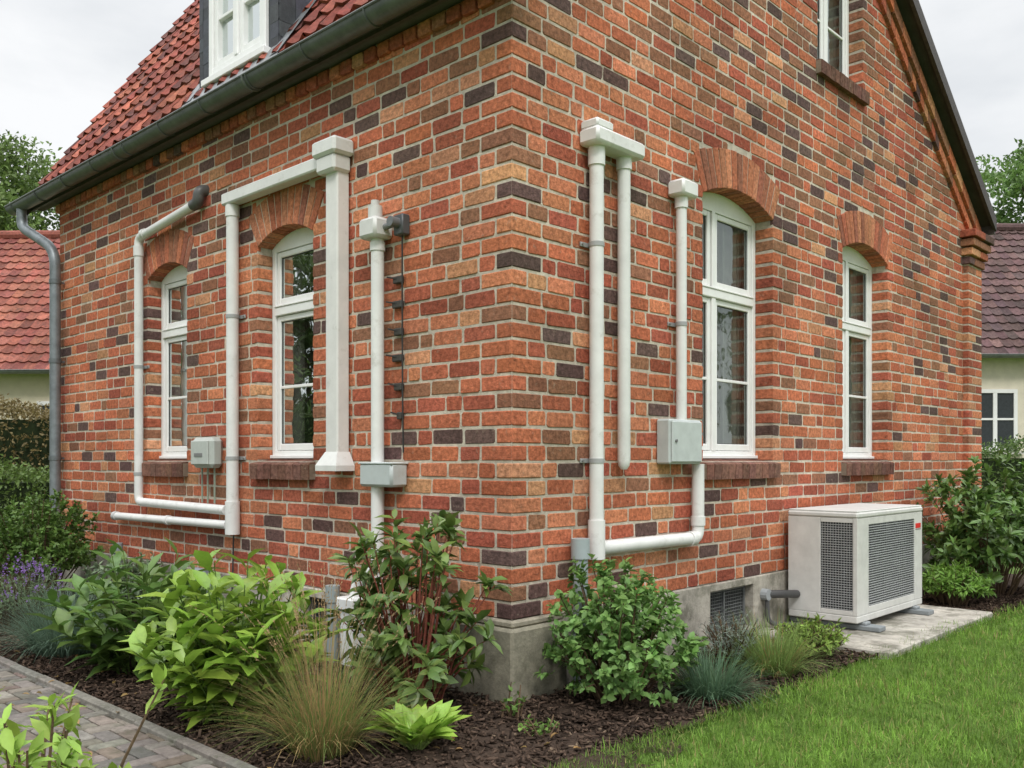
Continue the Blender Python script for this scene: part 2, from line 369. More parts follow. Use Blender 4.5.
# ---- roof
def tile_roof(mb,O,U,S,N,lu,ls,cols,tw=.215,th=.27,amp=.020,lift=.035):
    O,U,S,N=map(Vector,(O,U,S,N)); nu=int(round(lu/tw)); tw=lu/nu; ns=int(math.ceil(ls/th)); n=7
    for r in range(ns):
        for c in range(nu):
            col=jit(R.choice(cols),.24); vs=[]; dj=R.uniform(-.012,.012); s0=r*th; s1=min(ls,s0+th+.02); tz=R.uniform(-.003,.007)
            for k in range(n):
                t=k/(n-1); w=(math.cos(t*2*math.pi)*.75+.25*math.cos(t*4*math.pi))*amp+R.uniform(-.001,.001)
                b=O+U*((c+t)*tw); drop=.012*math.sin(t*math.pi)
                vs+=[b+S*(s0+dj-drop)+N*(w+lift-.030),b+S*(s0+dj-drop)+N*(w+lift+tz),b+S*s1+N*(w+.002)]
            fs=[]
            for k in range(n-1): fs+=[(3*k,3*k+3,3*k+4,3*k+1),(3*k+1,3*k+4,3*k+5,3*k+2)]
            mb.add(vs,fs,col)
RC=[(.235,.065,.046),(.28,.082,.055),(.19,.055,.042),(.32,.105,.07),(.13,.05,.042)]
T=MB(); X0,X1=-7.68,.2
def slope(y0,z0,y1,z1): 
    v=Vector((0,y1-y0,z1-z0)); l=v.length; v/=l; n=Vector((0,-v.z,v.y)); n=n if n.z>0 else -n; return v,n,l
v,n,l=slope(EY,EZ,RY,RZ); tile_roof(T,(X0,EY-.02,EZ+.0),(1,0,0),v,n,X1-X0,l,RC)
v,n,l=slope(BY,BZ,RY,RZ); tile_roof(T,(X0,BY,BZ+.02),(1,0,0),v,n,X1-X0,l,RC)
T.tube([(X0,RY,RZ+.03),(X1,RY,RZ+.03)],.11,12,(.28,.08,.055))
T.obj('roof_tiles',M_tile,house,smooth=True,recalc=False)
D=MB(); dk=(.07,.06,.055)
D.add([(X0,EY,EZ-.03),(X1-.01,EY,EZ-.03),(X1-.01,RY,RZ-.06),(X0,RY,RZ-.06),(X0,BY,BZ-.05),(X1-.01,BY,BZ-.05)],[(0,1,2,3),(3,2,5,4)],dk)
D.add([(X0,EY,EZ-.06),(X1,EY,EZ-.06),(X1,.0,EZ-.06),(X0,.0,EZ-.06)],[(0,1,2,3)],(.12,.11,.10))
D.obj('roof_underlay',M_dark,house,recalc=False)
V=MB()
for (a,za,b,zb) in((EY-.02,EZ-.02,RY,RZ+.01),(BY+.03,BZ-.01,RY,RZ+.01)):
    for xx in(X0,X1):
        vs=[(xx+dx,y,z+dz) for dx in(-.02,.02) for (y,z) in((a,za),(b,zb)) for dz in(-.12,.05)]
        V.add(vs,[(0,1,3,2),(4,5,7,6),(0,1,5,4),(2,3,7,6),(0,2,6,4),(1,3,7,5)],(.055,.045,.042))
V.box(X0,X1,BY,BY+.05,BZ-.16,BZ-.02,(.06,.05,.045)); V.box(X0,X1,EY+.01,EY+.04,EZ-.09,EZ+.0,(.06,.05,.045))
V.obj('verge_boards',M_slate,house)
def gutter(mb,x0,x1,y,z,r,col):
    n=12; vs=[];
    for x in(x0,x1):
        for rr in(r,r-.008):
            for k in range(n+1):
                a=math.pi+math.pi*k/n; vs.append((x,y+rr*math.cos(a),z+rr*math.sin(a)))
    m=n+1; fs=[]
    for k in range(n): fs+=[(k,k+1,2*m+k+1,2*m+k),(m+k,m+k+1,3*m+k+1,3*m+k)]
    fs+=[tuple(range(m)),tuple(range(2*m,3*m))]
    mb.add(vs,fs,col); mb.tube([(x0,y-r,z),(x1,y-r,z)],.011,8,col)
GY,GZ=EY-.08,EZ-.01
G=MB(); gc=(.13,.14,.135); gutter(G,-8.0,.22,GY,GZ,.088,gc)
x=-7.8
while x<.2:
    pts=[(x,GY+.093*math.cos(a),GZ+.093*math.sin(a)) for a in [math.pi+math.pi*k/8 for k in range(9)]]
    G.tube(pts,.006,6,(.12,.13,.13)); x+=.75
x=-5.0
while x<0:
    G.tube([(x,GY+.091*math.cos(a),GZ+.091*math.sin(a)) for a in [math.pi+math.pi*k/8 for k in range(9)]],.012,6,(.15,.16,.155)); x+=2.4
G.obj('gutter',M_zinc,house,smooth=True)
G=MB(); gc=(.20,.225,.24)
G.tube(fillet([(-7.70,GY,GZ-.06),(-7.70,GY,GZ-.28),(-7.06,-.10,GZ-.62),(-7.06,-.10,.25)],.20),.058,14,gc)
for z in(3.5,2.6,1.5): G.tube([(-7.06,-.10,z),(-7.06,-.10,z+.05)],.066,14,(.15,.17,.18)); G.box(-7.07,-7.05,-.05,0,z+.01,z+.03,(.14,.15,.16))
G.obj('downpipe',M_zinc,smooth=True)
# ---- dormer
dm=empty('dormer'); dm.parent=house
DY=.03
FD=Frame((0,DY,0),(-1,0,0),(0,-1,0)); S=MB(); sl=(.045,.05,.06)
da,db=2.64,3.95; wa,wb=2.80,3.74; zt=6.35; zb=4.70; ws=4.90
for (a,b,c,d_) in((da,wa,zb,zt),(wb,db,zb,zt),(wa,wb,zb,ws),(wa,wb,6.1,zt)): FD.box(S,a,b,c,d_,-.12,0,(.05,.055,.065),.004)
z=zb
while z<zt:
    for (a,b) in((da,wa-.02),(wb+.02,db)):
        u=a
        while u<b-.02:
            w=min(.12,b-u); FD.box(S,u+.002,u+w-.002,z,z+.15,.0,.006+R.uniform(0,.006),jit(sl,.3),.002); u+=.12
    y=DY
    while y<1.6:
        for xx,sg in((-da,1),(-db,-1)):
            if z+.16>roofz(y): S.box(xx,xx+sg*(.008+R.uniform(0,.007)),y+.002,y+.148,z,z+.15,jit(sl,.3),.002)
        y+=.15
    z+=.125
S.add([(-db+.01,DY+.05,4.6),(-db+.01,1.7,7.0),(-db+.01,DY+.05,6.4)],[(0,1,2)],sl); S.add([(-da-.01,DY+.05,4.6),(-da-.01,1.7,7.0),(-da-.01,DY+.05,6.4)],[(0,1,2)],sl)
S.box(-db-.15,-da+.15,DY-.2,1.5,6.36,6.5,(.06,.06,.065),.01)
S.obj('slate_cladding',M_slate,dm)
W=MB(); wc=(.84,.84,.84); m_=(wa+wb)/2; wt=6.1
FD.box(W,wa,wa+.07,ws,wt,-.08,.03,wc,.006); FD.box(W,wb-.07,wb,ws,wt,-.08,.03,wc,.006)
FD.box(W,wa+.07,wb-.07,ws,ws+.08,-.08,.028,wc,.006); FD.box(W,wa+.07,wb-.07,wt-.08,wt,-.08,.028,wc,.006)
FD.box(W,wa-.05,wb+.05,ws-.07,ws-.01,-.02,.08,wc,.006)
FD.box(W,m_-.03,m_+.03,ws+.08,wt-.08,-.07,.035,wc,.006)
for (a,b) in((wa+.075,m_-.035),(m_+.035,wb-.075)):
    FD.box(W,a,a+.05,ws+.085,wt-.085,-.05,.01,wc,.004);FD.box(W,b-.05,b,ws+.085,wt-.085,-.05,.01,wc,.004)
    FD.box(W,a+.05,b-.05,ws+.085,ws+.14,-.05,.009,wc,.004);FD.box(W,a+.05,b-.05,wt-.135,wt-.085,-.05,.009,wc,.004);FD.box(W,a+.05,b-.05,5.40,5.43,-.04,.0,wc,.003)
W.obj('frame',M_white,dm)
W=MB(); W.add([FD.p(wa,ws,-.04),FD.p(wb,ws,-.04),FD.p(wb,wt,-.04),FD.p(wa,wt,-.04)],[(0,1,2,3)]); W.obj('glass',M_glass,dm,recalc=False)
W=MB(); W.add([FD.p(wa,4.75,-.2),FD.p(wb,4.75,-.2),FD.p(wb,6.3,-.2),FD.p(wa,6.3,-.2)],[(0,1,2,3)],(.26,.27,.26)); W.obj('curtain',M_cloth,dm,recalc=False)
W=MB()
for (xa,xb) in((-da,-da+.14),(-db-.14,-db)):
    y0,y1=DY-.10,1.5
    W.add([(xa,y0,roofz(y0)+.10),(xb,y0,roofz(y0)+.10),(xb,y1,roofz(y1)+.10),(xa,y1,roofz(y1)+.10)],[(0,1,2,3)],(.22,.23,.24))
y0=DY-.13
W.add([(-db-.14,y0,roofz(y0)+.085),(-da+.14,y0,roofz(y0)+.085),(-da+.14,DY+.01,roofz(DY)+.11),(-db-.14,DY+.01,roofz(DY)+.11)],[(0,1,2,3)],(.24,.25,.26))
W.obj('lead_flashing',M_zinc,dm)
# ------------------------------------------------------------------ WALL PIPES
pv=(.70,.70,.685); cg=(.52,.53,.52)
FL=Frame((.06,0,0),(-1,0,0),(0,-1,0)); FR=Frame((0,-.065,0),(0,1,0),(1,0,0))
def collar(mb,fr,u,v,r,n,vert=True,col=cg,h=.05):
    if vert: mb.tube([fr.p(u,v,n),fr.p(u,v+h,n)],r+.008,14,col)
    else: mb.tube([fr.p(u,v,n),fr.p(u+h,v,n)],r+.008,14,col)
def strap(mb,fr,u,v,r,n):
    mb.tube([fr.p(u,v,n),fr.p(u,v+.03,n)],r+.005,14,(.34,.35,.35)); fr.box(mb,u-r-.045,u+r+.03,v,v+.03,0,.012,(.32,.33,.33),.002)
    mb.tube([fr.p(u-r-.03,v+.015,.010),fr.p(u-r-.03,v+.015,.022)],.009,6,(.2,.2,.2))
nn=.07
m=MB(); m.tube(fillet([FL.p(3.93,3.79,nn),FL.p(5.05,3.68,nn),FL.p(5.05,1.09,nn),FL.p(3.36,1.07,nn)],.07),.042,14,pv)
m.tube(fillet([FL.p(3.95,3.79,nn),FL.p(3.86,3.80,nn),FL.p(3.84,3.90,nn),FL.p(3.84,3.92,-.02)],.05),.050,14,(.10,.10,.10))
for v in(2.4,1.35): strap(m,FL,5.05,v,.042,nn)
m.tube([FL.p(5.05,3.5,nn),FL.p(5.05,3.6,nn)],.05,14,pv)
collar(m,FL,4.9,3.70,.042,nn,False,pv); m.obj('drain_pipe',M_pvc,smooth=True)
m=MB(); m.tube([FL.p(5.56,.93,nn),FL.p(3.34,.945,nn)],.038,14,pv); m.tube([FL.p(5.54,.93,nn),FL.p(5.60,.93,nn)],.046,14,cg); collar(m,FL,4.4,.937,.038,nn,False,pv)
m.obj('drain_pipe',M_pvc,smooth=True)
m=MB(); m.tube([FL.p(3.26,.90,nn),FL.p(3.26,3.66,nn)],.052,16,pv); FL.box(m,3.35,1.93,3.66,3.76,.02,.13,pv,.012)
m.tube([FL.p(3.26,.87,nn),FL.p(3.26,1.15,nn)],.062,16,pv); collar(m,FL,3.26,3.56,.052,nn,True,pv,.09)
for v in(2.7,1.5): strap(m,FL,3.26,v,.052,nn)
m.tube([FL.p(3.31,.9,.03),FL.p(3.33,.5,.03),FL.p(3.36,.1,.03)],.008,6,(.05,.05,.05)); m.obj('drain_pipe',M_pvc,smooth=True)
m=MB(); FL.box(m,1.64,1.93,3.72,3.84,.0,.19,pv,.02); FL.box(m,1.67,1.90,3.60,3.725,.01,.17,(.66,.66,.64),.018)
FL.box(m,1.695,1.845,1.55,3.61,.01,.12,(.70,.69,.67),.010)
a,b=(1.695,1.845,.01,.12),(1.64,1.90,.005,.17)
vs=[FL.p(u,1.56,n) for u in a[:2] for n in a[2:]]+[FL.p(u,1.46,n) for u in b[:2] for n in b[2:]]+[FL.p(u,1.42,n) for u in b[:2] for n in b[2:]]
m.add(vs,[(0,1,3,2),(0,1,5,4),(2,3,7,6),(0,2,6,4),(1,3,7,5),(4,5,9,8),(6,7,11,10),(4,6,10,8),(5,7,11,9),(8,9,11,10)],(.68,.68,.66))
m.obj('rectangular_downpipe',M_pvc)
m=MB(); m.tube([FL.p(1.29,.60,nn),FL.p(1.29,3.06,nn)],.046,16,pv); FL.box(m,1.195,1.385,3.04,3.18,.0,.17,(.62,.62,.60),.02)
m.tube([FL.p(1.29,3.16,.09),FL.p(1.29,3.27,.09)],.05,16,(.6,.6,.58)); m.tube([FL.p(1.29,3.27,.09),FL.p(1.29,3.31,.09)],.03,12,(.55,.55,.53))
m.tube([FL.p(1.22,3.11,.08),FL.p(1.06,3.12,.08)],.022,10,(.16,.17,.18)); FL.box(m,1.02,1.12,3.04,3.18,.0,.07,(.08,.085,.09),.008); m.tube([FL.p(1.07,3.12,.06),FL.p(1.07,3.12,.14)],.035,12,(.14,.15,.16))
collar(m,FL,1.29,2.96,.046,nn,True,pv,.06)
FL.box(m,1.04,1.40,1.315,1.48,.0,.15,(.46,.50,.50),.018); FL.box(m,1.035,1.405,1.47,1.485,.0,.155,(.50,.54,.54),.005); m.obj('drain_pipe',M_pvc,smooth=True)
m=MB(); m.tube([FL.p(1.07,3.1,.03),FL.p(1.075,2.4,.025),FL.p(1.065,1.9,.03),FL.p(1.07,1.55,.02)],.006,6,(.03,.03,.03))
for v,w in((2.72,.09),(2.55,.10),(2.36,.08),(2.18,.10),(1.98,.08),(1.78,.05)):
    FL.box(m,1.08,1.08+w,v,v+.05,.0,.035,(.05,.045,.04),.006); m.tube([FL.p(1.07,v+.02,.02),FL.p(1.12+w,v+.05,.05)],.006,5,(.03,.03,.03))
m.obj('wall_cable',M_plast)
m=MB(); FR.box(m,.70,1.24,3.58,3.69,.0,.17,pv,.02); FR.box(m,.72,.90,3.685,3.75,.0,.15,pv,.014)
m.tube(fillet([FR.p(.81,3.6,nn),FR.p(.81,.91,nn),FR.p(2.06,.905,nn),FR.p(2.06,1.47,nn)],.08),.048,16,pv)
m.tube([FR.p(.81,3.46,nn),FR.p(.81,3.59,nn)],.058,16,pv); m.tube([FR.p(.81,.84,nn),FR.p(.81,1.1,nn)],.058,16,pv)
m.tube([FR.p(1.93,.905,nn),FR.p(2.0,.905,nn)],.056,16,pv); m.tube([FR.p(2.06,1.0,nn),FR.p(2.06,1.07,nn)],.056,16,pv)
for v in(2.92,1.48): strap(m,FR,.81,v,.048,nn)
m.obj('drain_pipe',M_pvc,smooth=True)
m=MB(); m.tube([FR.p(1.115,3.6,nn),FR.p(1.115,1.50,nn),FR.p(1.115,1.46,nn),FR.p(1.115,1.435,nn)],.045,16,pv,radii=[.045,.045,.038,.02]); m.tube([FR.p(1.115,3.50,nn),FR.p(1.115,3.59,nn)],.055,16,pv); m.obj('drain_pipe',M_pvc,smooth=True)
m=MB(); m.tube([FR.p(1.83,1.80,nn),FR.p(1.83,3.50,nn)],.040,14,pv); FR.box(m,1.74,1.95,3.46,3.58,.0,.15,pv,.018); m.tube([FR.p(1.83,3.38,nn),FR.p(1.83,3.47,nn)],.05,14,pv)
strap(m,FR,1.83,2.50,.04,nn); m.obj('drain_pipe',M_pvc,smooth=True)
m=MB(); FR.box(m,1.60,2.03,1.47,1.80,.0,.12,(.44,.48,.47),.012); FR.box(m,1.615,2.015,1.485,1.785,.12,.135,(.48,.52,.51),.008)
m.tube([FR.p(1.66,1.64,.135),FR.p(1.66,1.64,.145)],.012,10,(.15,.15,.15)); m.obj('junction_box',M_plast)
m=MB(); FL.box(m,3.52,3.88,1.43,1.70,.0,.13,(.42,.45,.42),.035); FL.box(m,3.55,3.85,1.46,1.67,.13,.145,(.46,.49,.46),.01)
FL.box(m,3.64,3.78,1.53,1.56,.145,.15,(.2,.2,.2)); 
for u in(3.60,3.72,3.82): m.tube([FL.p(u,1.43,.05),FL.p(u,1.12,.05)],.009,6,(.25,.3,.24))
m.obj('meter_box',M_plast)
m=MB(); m.tube([(.09,.55,-.05),(.09,.55,.93)],.05,16,(.30,.35,.36)); m.tube([(.09,.55,.86),(.09,.55,.99)],.062,16,(.34,.39,.40)); m.obj('standpipe',M_pvc,smooth=True)
m=MB(); m.tube([(-5.42,-.09,-.05),(-5.42,-.09,.62)],.04,14,(.24,.28,.29)); m.tube([(-5.42,-.09,.56),(-5.42,-.09,.66)],.048,14,(.24,.28,.29)); m.obj('standpipe',M_pvc,smooth=True)
m=MB(); m.tube([(-1.72,-.10,-.05),(-1.72,-.10,.50)],.045,14,(.27,.32,.32)); m.tube([(-1.72,-.10,.46),(-1.72,-.10,.58)],.053,14,(.30,.35,.35)); m.obj('standpipe',M_pvc,smooth=True)
m=MB(); m.box(-1.50,-1.35,-.20,-.06,.04,.46,(.66,.67,.66),.015); m.box(-1.52,-1.33,-.22,-.05,.44,.53,(.70,.71,.70),.012); m.tube(fillet([(-1.43,-.12,.5),(-1.43,-.10,.62),(-1.23,-.07,.75)],.06),.04,12,pv); m.obj('downpipe_shoe',M_pvc)
m=MB(); m.box(-3.65,-3.30,-.32,-.10,.25,.45,(.20,.22,.25),.03); m.tube([(-3.6,-.2,.5),(-3.36,-.2,.5)],.07,14,(.22,.24,.27)); m.tube([(-3.48,-.2,0),(-3.48,-.2,.3)],.04,10,(.2,.2,.2)); m.box(-3.72,-3.60,-.28,-.12,.28,.4,(.3,.32,.34),.02); m.obj('water_pump',M_plast)
# ------------------------------------------------------------------ HEAT PUMP
hp=empty('heat_pump_outdoor_unit',(0,0,0)); m=MB(); bc=(.58,.575,.55)
x0,x1,y0,y1,z0,z1=.07,.70,3.45,4.95,.13,1.06
m.box(x0,x1,y0,y1,z1-.05,z1,bc,.014); m.box(x0+.01,x1-.01,y0+.01,y1-.01,z1,z1+.012,(.62,.62,.60),.004)
m.box(x0+.005,x1-.005,y0+.005,y1-.005,z0,z0+.06,bc,.008)
yy0=y0+.006
m.box(x0+.005,.37,yy0,yy0+.02,z0+.06,z1-.05,bc,.003); m.box(.655,x1-.006,yy0,yy0+.02,z0+.06,z1-.05,bc,.003)
m.box(.372,.653,yy0,yy0+.02,z0+.062,z0+.10,bc,.003); m.box(.372,.653,yy0,yy0+.02,z1-.09,z1-.052,bc,.003)
m.box(x1-.026,x1-.006,y0+.028,y0+.24,z0+.062,z1-.052,bc,.003); m.box(x1-.026,x1-.006,y1-.20,y1-.006,z0+.062,z1-.052,bc,.003)
m.box(x1-.026,x1-.006,y0+.242,y1-.202,z0+.062,z0+.12,bc,.003); m.box(x1-.026,x1-.006,y0+.242,y1-.202,z1-.11,z1-.052,bc,.003)
m.box(x0+.005,x1-.03,y1-.026,y1-.006,z0+.06,z1-.05,bc); m.box(x0+.005,x0+.025,y0+.03,y1-.03,z0+.06,z1-.05,bc)
m.obj('casing',M_plast,hp)
m=MB(); m.box(x0+.03,x1-.10,y0+.08,y1-.03,z0+.07,z1-.06,(.045,.047,.05)); m.obj('coil',M_dark,hp)
m=MB(); c=(.36,.37,.37)
z=z0+.105
while z<z1-.09: m.box(.372,.653,yy0+.004,yy0+.010,z,z+.006,c); z+=.021
x=.38
while x<.65: m.box(x,x+.005,yy0+.011,yy0+.017,z0+.10,z1-.09,c); x+=.024
z=z0+.125
while z<z1-.11: m.box(x1-.020,x1-.008,y0+.242,y1-.202,z,z+.007,c); z+=.021
y=y0+.26
while y<y1-.21: m.box(x1-.030,x1-.022,y,y+.005,z0+.12,z1-.11,c); y+=.045
m.obj('grille',M_plast,hp)
m=MB(); cy,cz=(y0+y1)/2+.02,(z0+z1)/2
for r in(.37,.26,.14): m.tube([(x1-.045,cy+r*math.cos(a),cz+r*math.sin(a)) for a in [2*math.pi*k/40 for k in range(41)]],.006,6,(.3,.3,.3),False)
for k in range(5):
    a=2*math.pi*k/5; vs=[]
    for r in(.06,.2,.36):
        for da_ in(-.25,.35): vs.append((x1-.08+da_*.05,cy+r*math.cos(a+da_),cz+r*math.sin(a+da_)))
    m.add(vs,[(0,1,3,2),(2,3,5,4)],(.12,.12,.12))
m.tube([(x1-.10,cy,cz),(x1-.06,cy,cz)],.06,16,(.1,.1,.1)); m.obj('fan',M_plast,hp)
m=MB(); m.box(x1-.006,x1-.003,y1-.18,y1-.05,z1-.20,z1-.155,(.60,.02,.02)); m.box(x1-.006,x1-.003,y1-.18,y1-.05,z1-.215,z1-.208,(.2,.2,.2)); m.obj('badge',M_plast,hp)
m=MB()
for y in(y0+.10,y1-.25): m.box(x0-.03,x1+.14,y,y+.14,.064,.105,(.22,.24,.25),.006); m.box(x0,x1+.02,y+.02,y+.12,.105,.13,(.27,.29,.30),.006)
m.tube(fillet([(.02,3.1,.35),(.12,3.22,.35),(.16,3.45,.33)],.1),.035,12,(.06,.06,.06)); m.tube([(.0,3.1,.35),(.08,3.1,.35)],.05,12,(.3,.32,.33)); m.tube(fillet([(.06,3.1,.3),(.06,3.12,.1),(.2,3.42,.07)],.08),.02,8,(.08,.08,.08))
m.obj('feet_and_lines',M_plast,hp)
m=MB(); m.box(.03,1.20,2.85,4.05,-.1,.062,(.42,.395,.345),.012); m.box(.03,1.20,4.06,5.35,-.1,.062,(.44,.41,.36),.012); m.obj('concrete_pad',M_conc)
# ------------------------------------------------------------------ numpy mesh + vegetation
def np_obj(name,V,F4,F3,C,mat,parent=None,smooth=False):
    me=bpy.data.meshes.new(name); V=np.asarray(V,dtype=np.float32); me.vertices.add(len(V)); me.vertices.foreach_set('co',V.ravel())
    F4=np.asarray(F4,dtype=np.int32).reshape(-1,4); F3=np.asarray(F3,dtype=np.int32).reshape(-1,3)
    li=np.concatenate([F4.ravel(),F3.ravel()]); me.loops.add(len(li)); me.loops.foreach_set('vertex_index',li)
    st=np.concatenate([np.arange(len(F4))*4,len(F4)*4+np.arange(len(F3))*3]).astype(np.int32)
    me.polygons.add(len(st)); me.polygons.foreach_set('loop_start',st)
    if smooth: me.polygons.foreach_set('use_smooth',np.ones(len(st),dtype=bool))
    me.update(calc_edges=True)
    at=me.attributes.new('Col','FLOAT_COLOR','POINT'); c=np.ones((len(V),4),dtype=np.float32); c[:,:3]=C; at.data.foreach_set('color',c.ravel())
    me.materials.append(mat); o=bpy.data.objects.new(name,me); return link(o,parent)
def nrm(a): return a/np.maximum(1e-6,np.linalg.norm(a,axis=1,keepdims=True))
U8=np.array([0,.3,.3,.3,.66,.66,.66,1.]);V8=np.array([0,.85,0,-.85,.9,0,-.9,0])
F48=np.array([[1,2,5,4],[2,3,6,5]]);F38=np.array([[0,2,1],[0,3,2],[4,5,7],[5,6,7]])
U4=np.array([0,.5,1,.5]);V4=np.array([0,1,0,-1.]);F34=np.array([[0,1,2],[0,2,3]])
def leaf_geo(P,T,Nn,L,W,droop=.25,fold=.15,big=True):
    T=nrm(T); S=nrm(np.cross(T,Nn)); Nn=np.cross(S,T); u,v=(U8,V8) if big else (U4,V4)
    L=np.asarray(L).reshape(-1,1); W=np.asarray(W).reshape(-1,1); dr=np.broadcast_to(np.asarray(droop).reshape(-1,1),L.shape)
    k=len(u)
    h=-dr*L*(u**2)+fold*W*np.abs(v)
    V=P[:,None,:]+(L*u)[:,:,None]*T[:,None,:]+(W*.5*v)[:,:,None]*S[:,None,:]+h[:,:,None]*Nn[:,None,:]
    n=len(P); off=(np.arange(n)*k)[:,None,None]
    f4=(F48[None]+off).reshape(-1,4) if big else np.zeros((0,4),int)
    f3=((F38 if big else F34)[None]+off).reshape(-1,3)
    return V.reshape(-1,3),f4,f3,k
GB=1.05
def lcols(n,col,var,k,yel=.15):
    c=np.array(col)[None]*GB*(1+NR.uniform(-var,var,(n,1))); y=NR.uniform(0,yel,(n,1)); c=c*(1-y)+y*np.array([.27,.28,.045])
    return np.repeat(np.clip(c,.004,1),k,axis=0)
def rand_dir(n,zmin=-.2):
    z=NR.uniform(zmin,1,n); a=NR.uniform(0,2*np.pi,n); r=np.sqrt(np.maximum(0,1-z*z)); return np.stack([r*np.cos(a),r*np.sin(a),z],1)
def rn(n): return nrm(NR.normal(size=(n,3)))
def shrub(name,loc,rx,ry,h,tips,lpt,L,W,col,var=.3,stem=(.12,.08,.05),big=True,mat=None,droop=.25,twig=.12,zmin=-.25,flat=.5,yel=.15,smin=.5,flower=None):
    e=empty(name,loc); D=rand_dir(tips,zmin)
    sd=NR.uniform(0,50)
    mod=np.array([1+.42*noise.noise(Vector((d[0]*1.9+sd,d[1]*1.9,d[2]*1.9))) for d in D])
    rad=(NR.uniform(smin**2,1,tips)**.5)*mod
    P0=D*rad[:,None]*np.array([rx,ry,h*.52])+np.array([0,0,h*.46]); P0[:,2]=np.maximum(P0[:,2],.03)
    n=tips*lpt; idx=np.repeat(np.arange(tips),lpt); out=nrm(P0-np.array([0,0,h*.15]))[idx]
    P=P0[idx]-out*NR.uniform(0,twig,(n,1))
    T=nrm(out*.55+rn(n)*.9+np.array([0,0,.12])); Nn=nrm(np.array([0,0,1.])*flat+out*.5+rn(n)*.45)
    l=L*NR.uniform(.6,1.15,n); w=W*l/L*NR.uniform(.85,1.15,n)
    V,f4,f3,k=leaf_geo(P,T,Nn,l,w,droop,.18,big)
    cc=lcols(n,col,var,1,yel)*(1+NR.uniform(-.22,.22,(tips,1)))[idx]
    np_obj('foliage',V,f4,f3,np.repeat(cc,k,axis=0),mat or M_leaf,e)
    s=MB(); 
    for i in range(0,tips,max(1,tips//90)):
        p=P0[i]; b=Vector((p[0]*.26+R.uniform(-.05,.05),p[1]*.26+R.uniform(-.05,.05),0)); q=Vector(p); md=b.lerp(q,.5)+Vector((0,0,.10*h)); 
        s.tube([b,b.lerp(md,.6),md.lerp(q,.3),q],.01,5,stem,False,[.007,.006,.005,.003])
    s.obj('stems',M_bark,e,recalc=False)
    if flower:
        nf=flower[0]; D=rand_dir(nf,.2); Pf=D*np.array([rx,ry,h*.6])*NR.uniform(.8,1.15,(nf,1))+np.array([0,0,h*.5])
        k2=8; idx=np.repeat(np.arange(nf),k2); PP=Pf[idx]+np.stack([NR.normal(0,.004,nf*k2),NR.normal(0,.004,nf*k2),NR.uniform(-.03,.03,nf*k2)],1)
        V,f4,f3,k=leaf_geo(PP,rn(nf*k2),rn(nf*k2),np.full(nf*k2,.016),np.full(nf*k2,.012),0,.1,False)
        np_obj('flowers',V,f4,f3,lcols(nf*k2,flower[1],.3,k,0),M_leaf,e)
    return e
def stemplant(name,loc,nst,h,spread,L,W,per,col,var=.22,mat=None,yel=.3):
    e=empty(name,loc); s=MB(); Ps=[];Ts=[];Ns=[];Ls=[]
    for i in range(nst):
        a=i*2.4+R.uniform(-.4,.4); fr_=math.sqrt((i+.5)/nst); sp=spread*fr_*R.uniform(.8,1.1); hh=h*(1-.52*fr_**2)*R.uniform(.82,1.1)
        d=Vector((math.cos(a),math.sin(a),0)); pts=[]
        for k in range(7):
            t=k/6; pts.append(d*(.05+.1*fr_+sp*t**1.2)+Vector((0,0,hh*t*(1.12-.12*t))))
        s.tube(pts,.007,5,(.10,.16,.04),False,[.008-.0008*k for k in range(7)])
        for j in range(per):
            t=.06+.94*((j+.6)/per)**.85; f=t*6; k=min(5,int(f)); p=pts[k].lerp(pts[k+1],min(1,f-k))
            an=j*2.1+R.uniform(-.5,.5)+a; top=t>.8
            o=Vector((math.cos(an),math.sin(an),0)); tt=(o*.75+d*.35+Vector((0,0,.50 if not top else .95))).normalized()
            Ps.append(p);Ts.append(tt);Ns.append(Vector((0,0,1))-o*.35+Vector((R.uniform(-.35,.35),R.uniform(-.35,.35),0)));Ls.append(L*R.uniform(.6,1.1)*(1-.3*(t>.92)))
    n=len(Ps); l=np.array(Ls); V,f4,f3,k=leaf_geo(np.array(Ps),np.array(Ts),np.array(Ns),l,l*W/L*NR.uniform(.85,1.15,n),NR.uniform(.15,.65,n),.2,True)
    np_obj('foliage',V,f4,f3,lcols(n,col,var,k,yel),mat or M_leafg,e,smooth=False); s.obj('stems',M_bark,e,recalc=False); return e
def blade_geo(P,az,h,lean,w,segs=4,curl=1.0):
    n=len(P); t=np.linspace(0,1,segs+1); d=np.stack([np.cos(az),np.sin(az),np.zeros(n)],1); s=np.stack([-np.sin(az),np.cos(az),np.zeros(n)],1)
    th=lean[:,None]*(t**1.0)*curl
    r=h[:,None]*np.cumsum(np.concatenate([np.zeros((n,1)),np.sin(lean[:,None]*.25+th[:,1:])/segs],1),1)
    z=h[:,None]*np.cumsum(np.concatenate([np.zeros((n,1)),np.cos(lean[:,None]*.25+th[:,1:])/segs],1),1)
    c=P[:,None,:]+r[:,:,None]*d[:,None,:]+z[:,:,None]*np.array([0,0,1.])
    ww=w[:,None]*(1-t**1.6)*.5; ww[:,-1]=.0003
    A=c+ww[:,:,None]*s[:,None,:];B_=c-ww[:,:,None]*s[:,None,:]
    V=np.stack([A,B_],2).reshape(-1,3); k=2*(segs+1)
    q=np.array([[2*i,2*i+1,2*i+3,2*i+2] for i in range(segs)]); F=(q[None]+(np.arange(n)*k)[:,None,None]).reshape(-1,4); return V,F,k
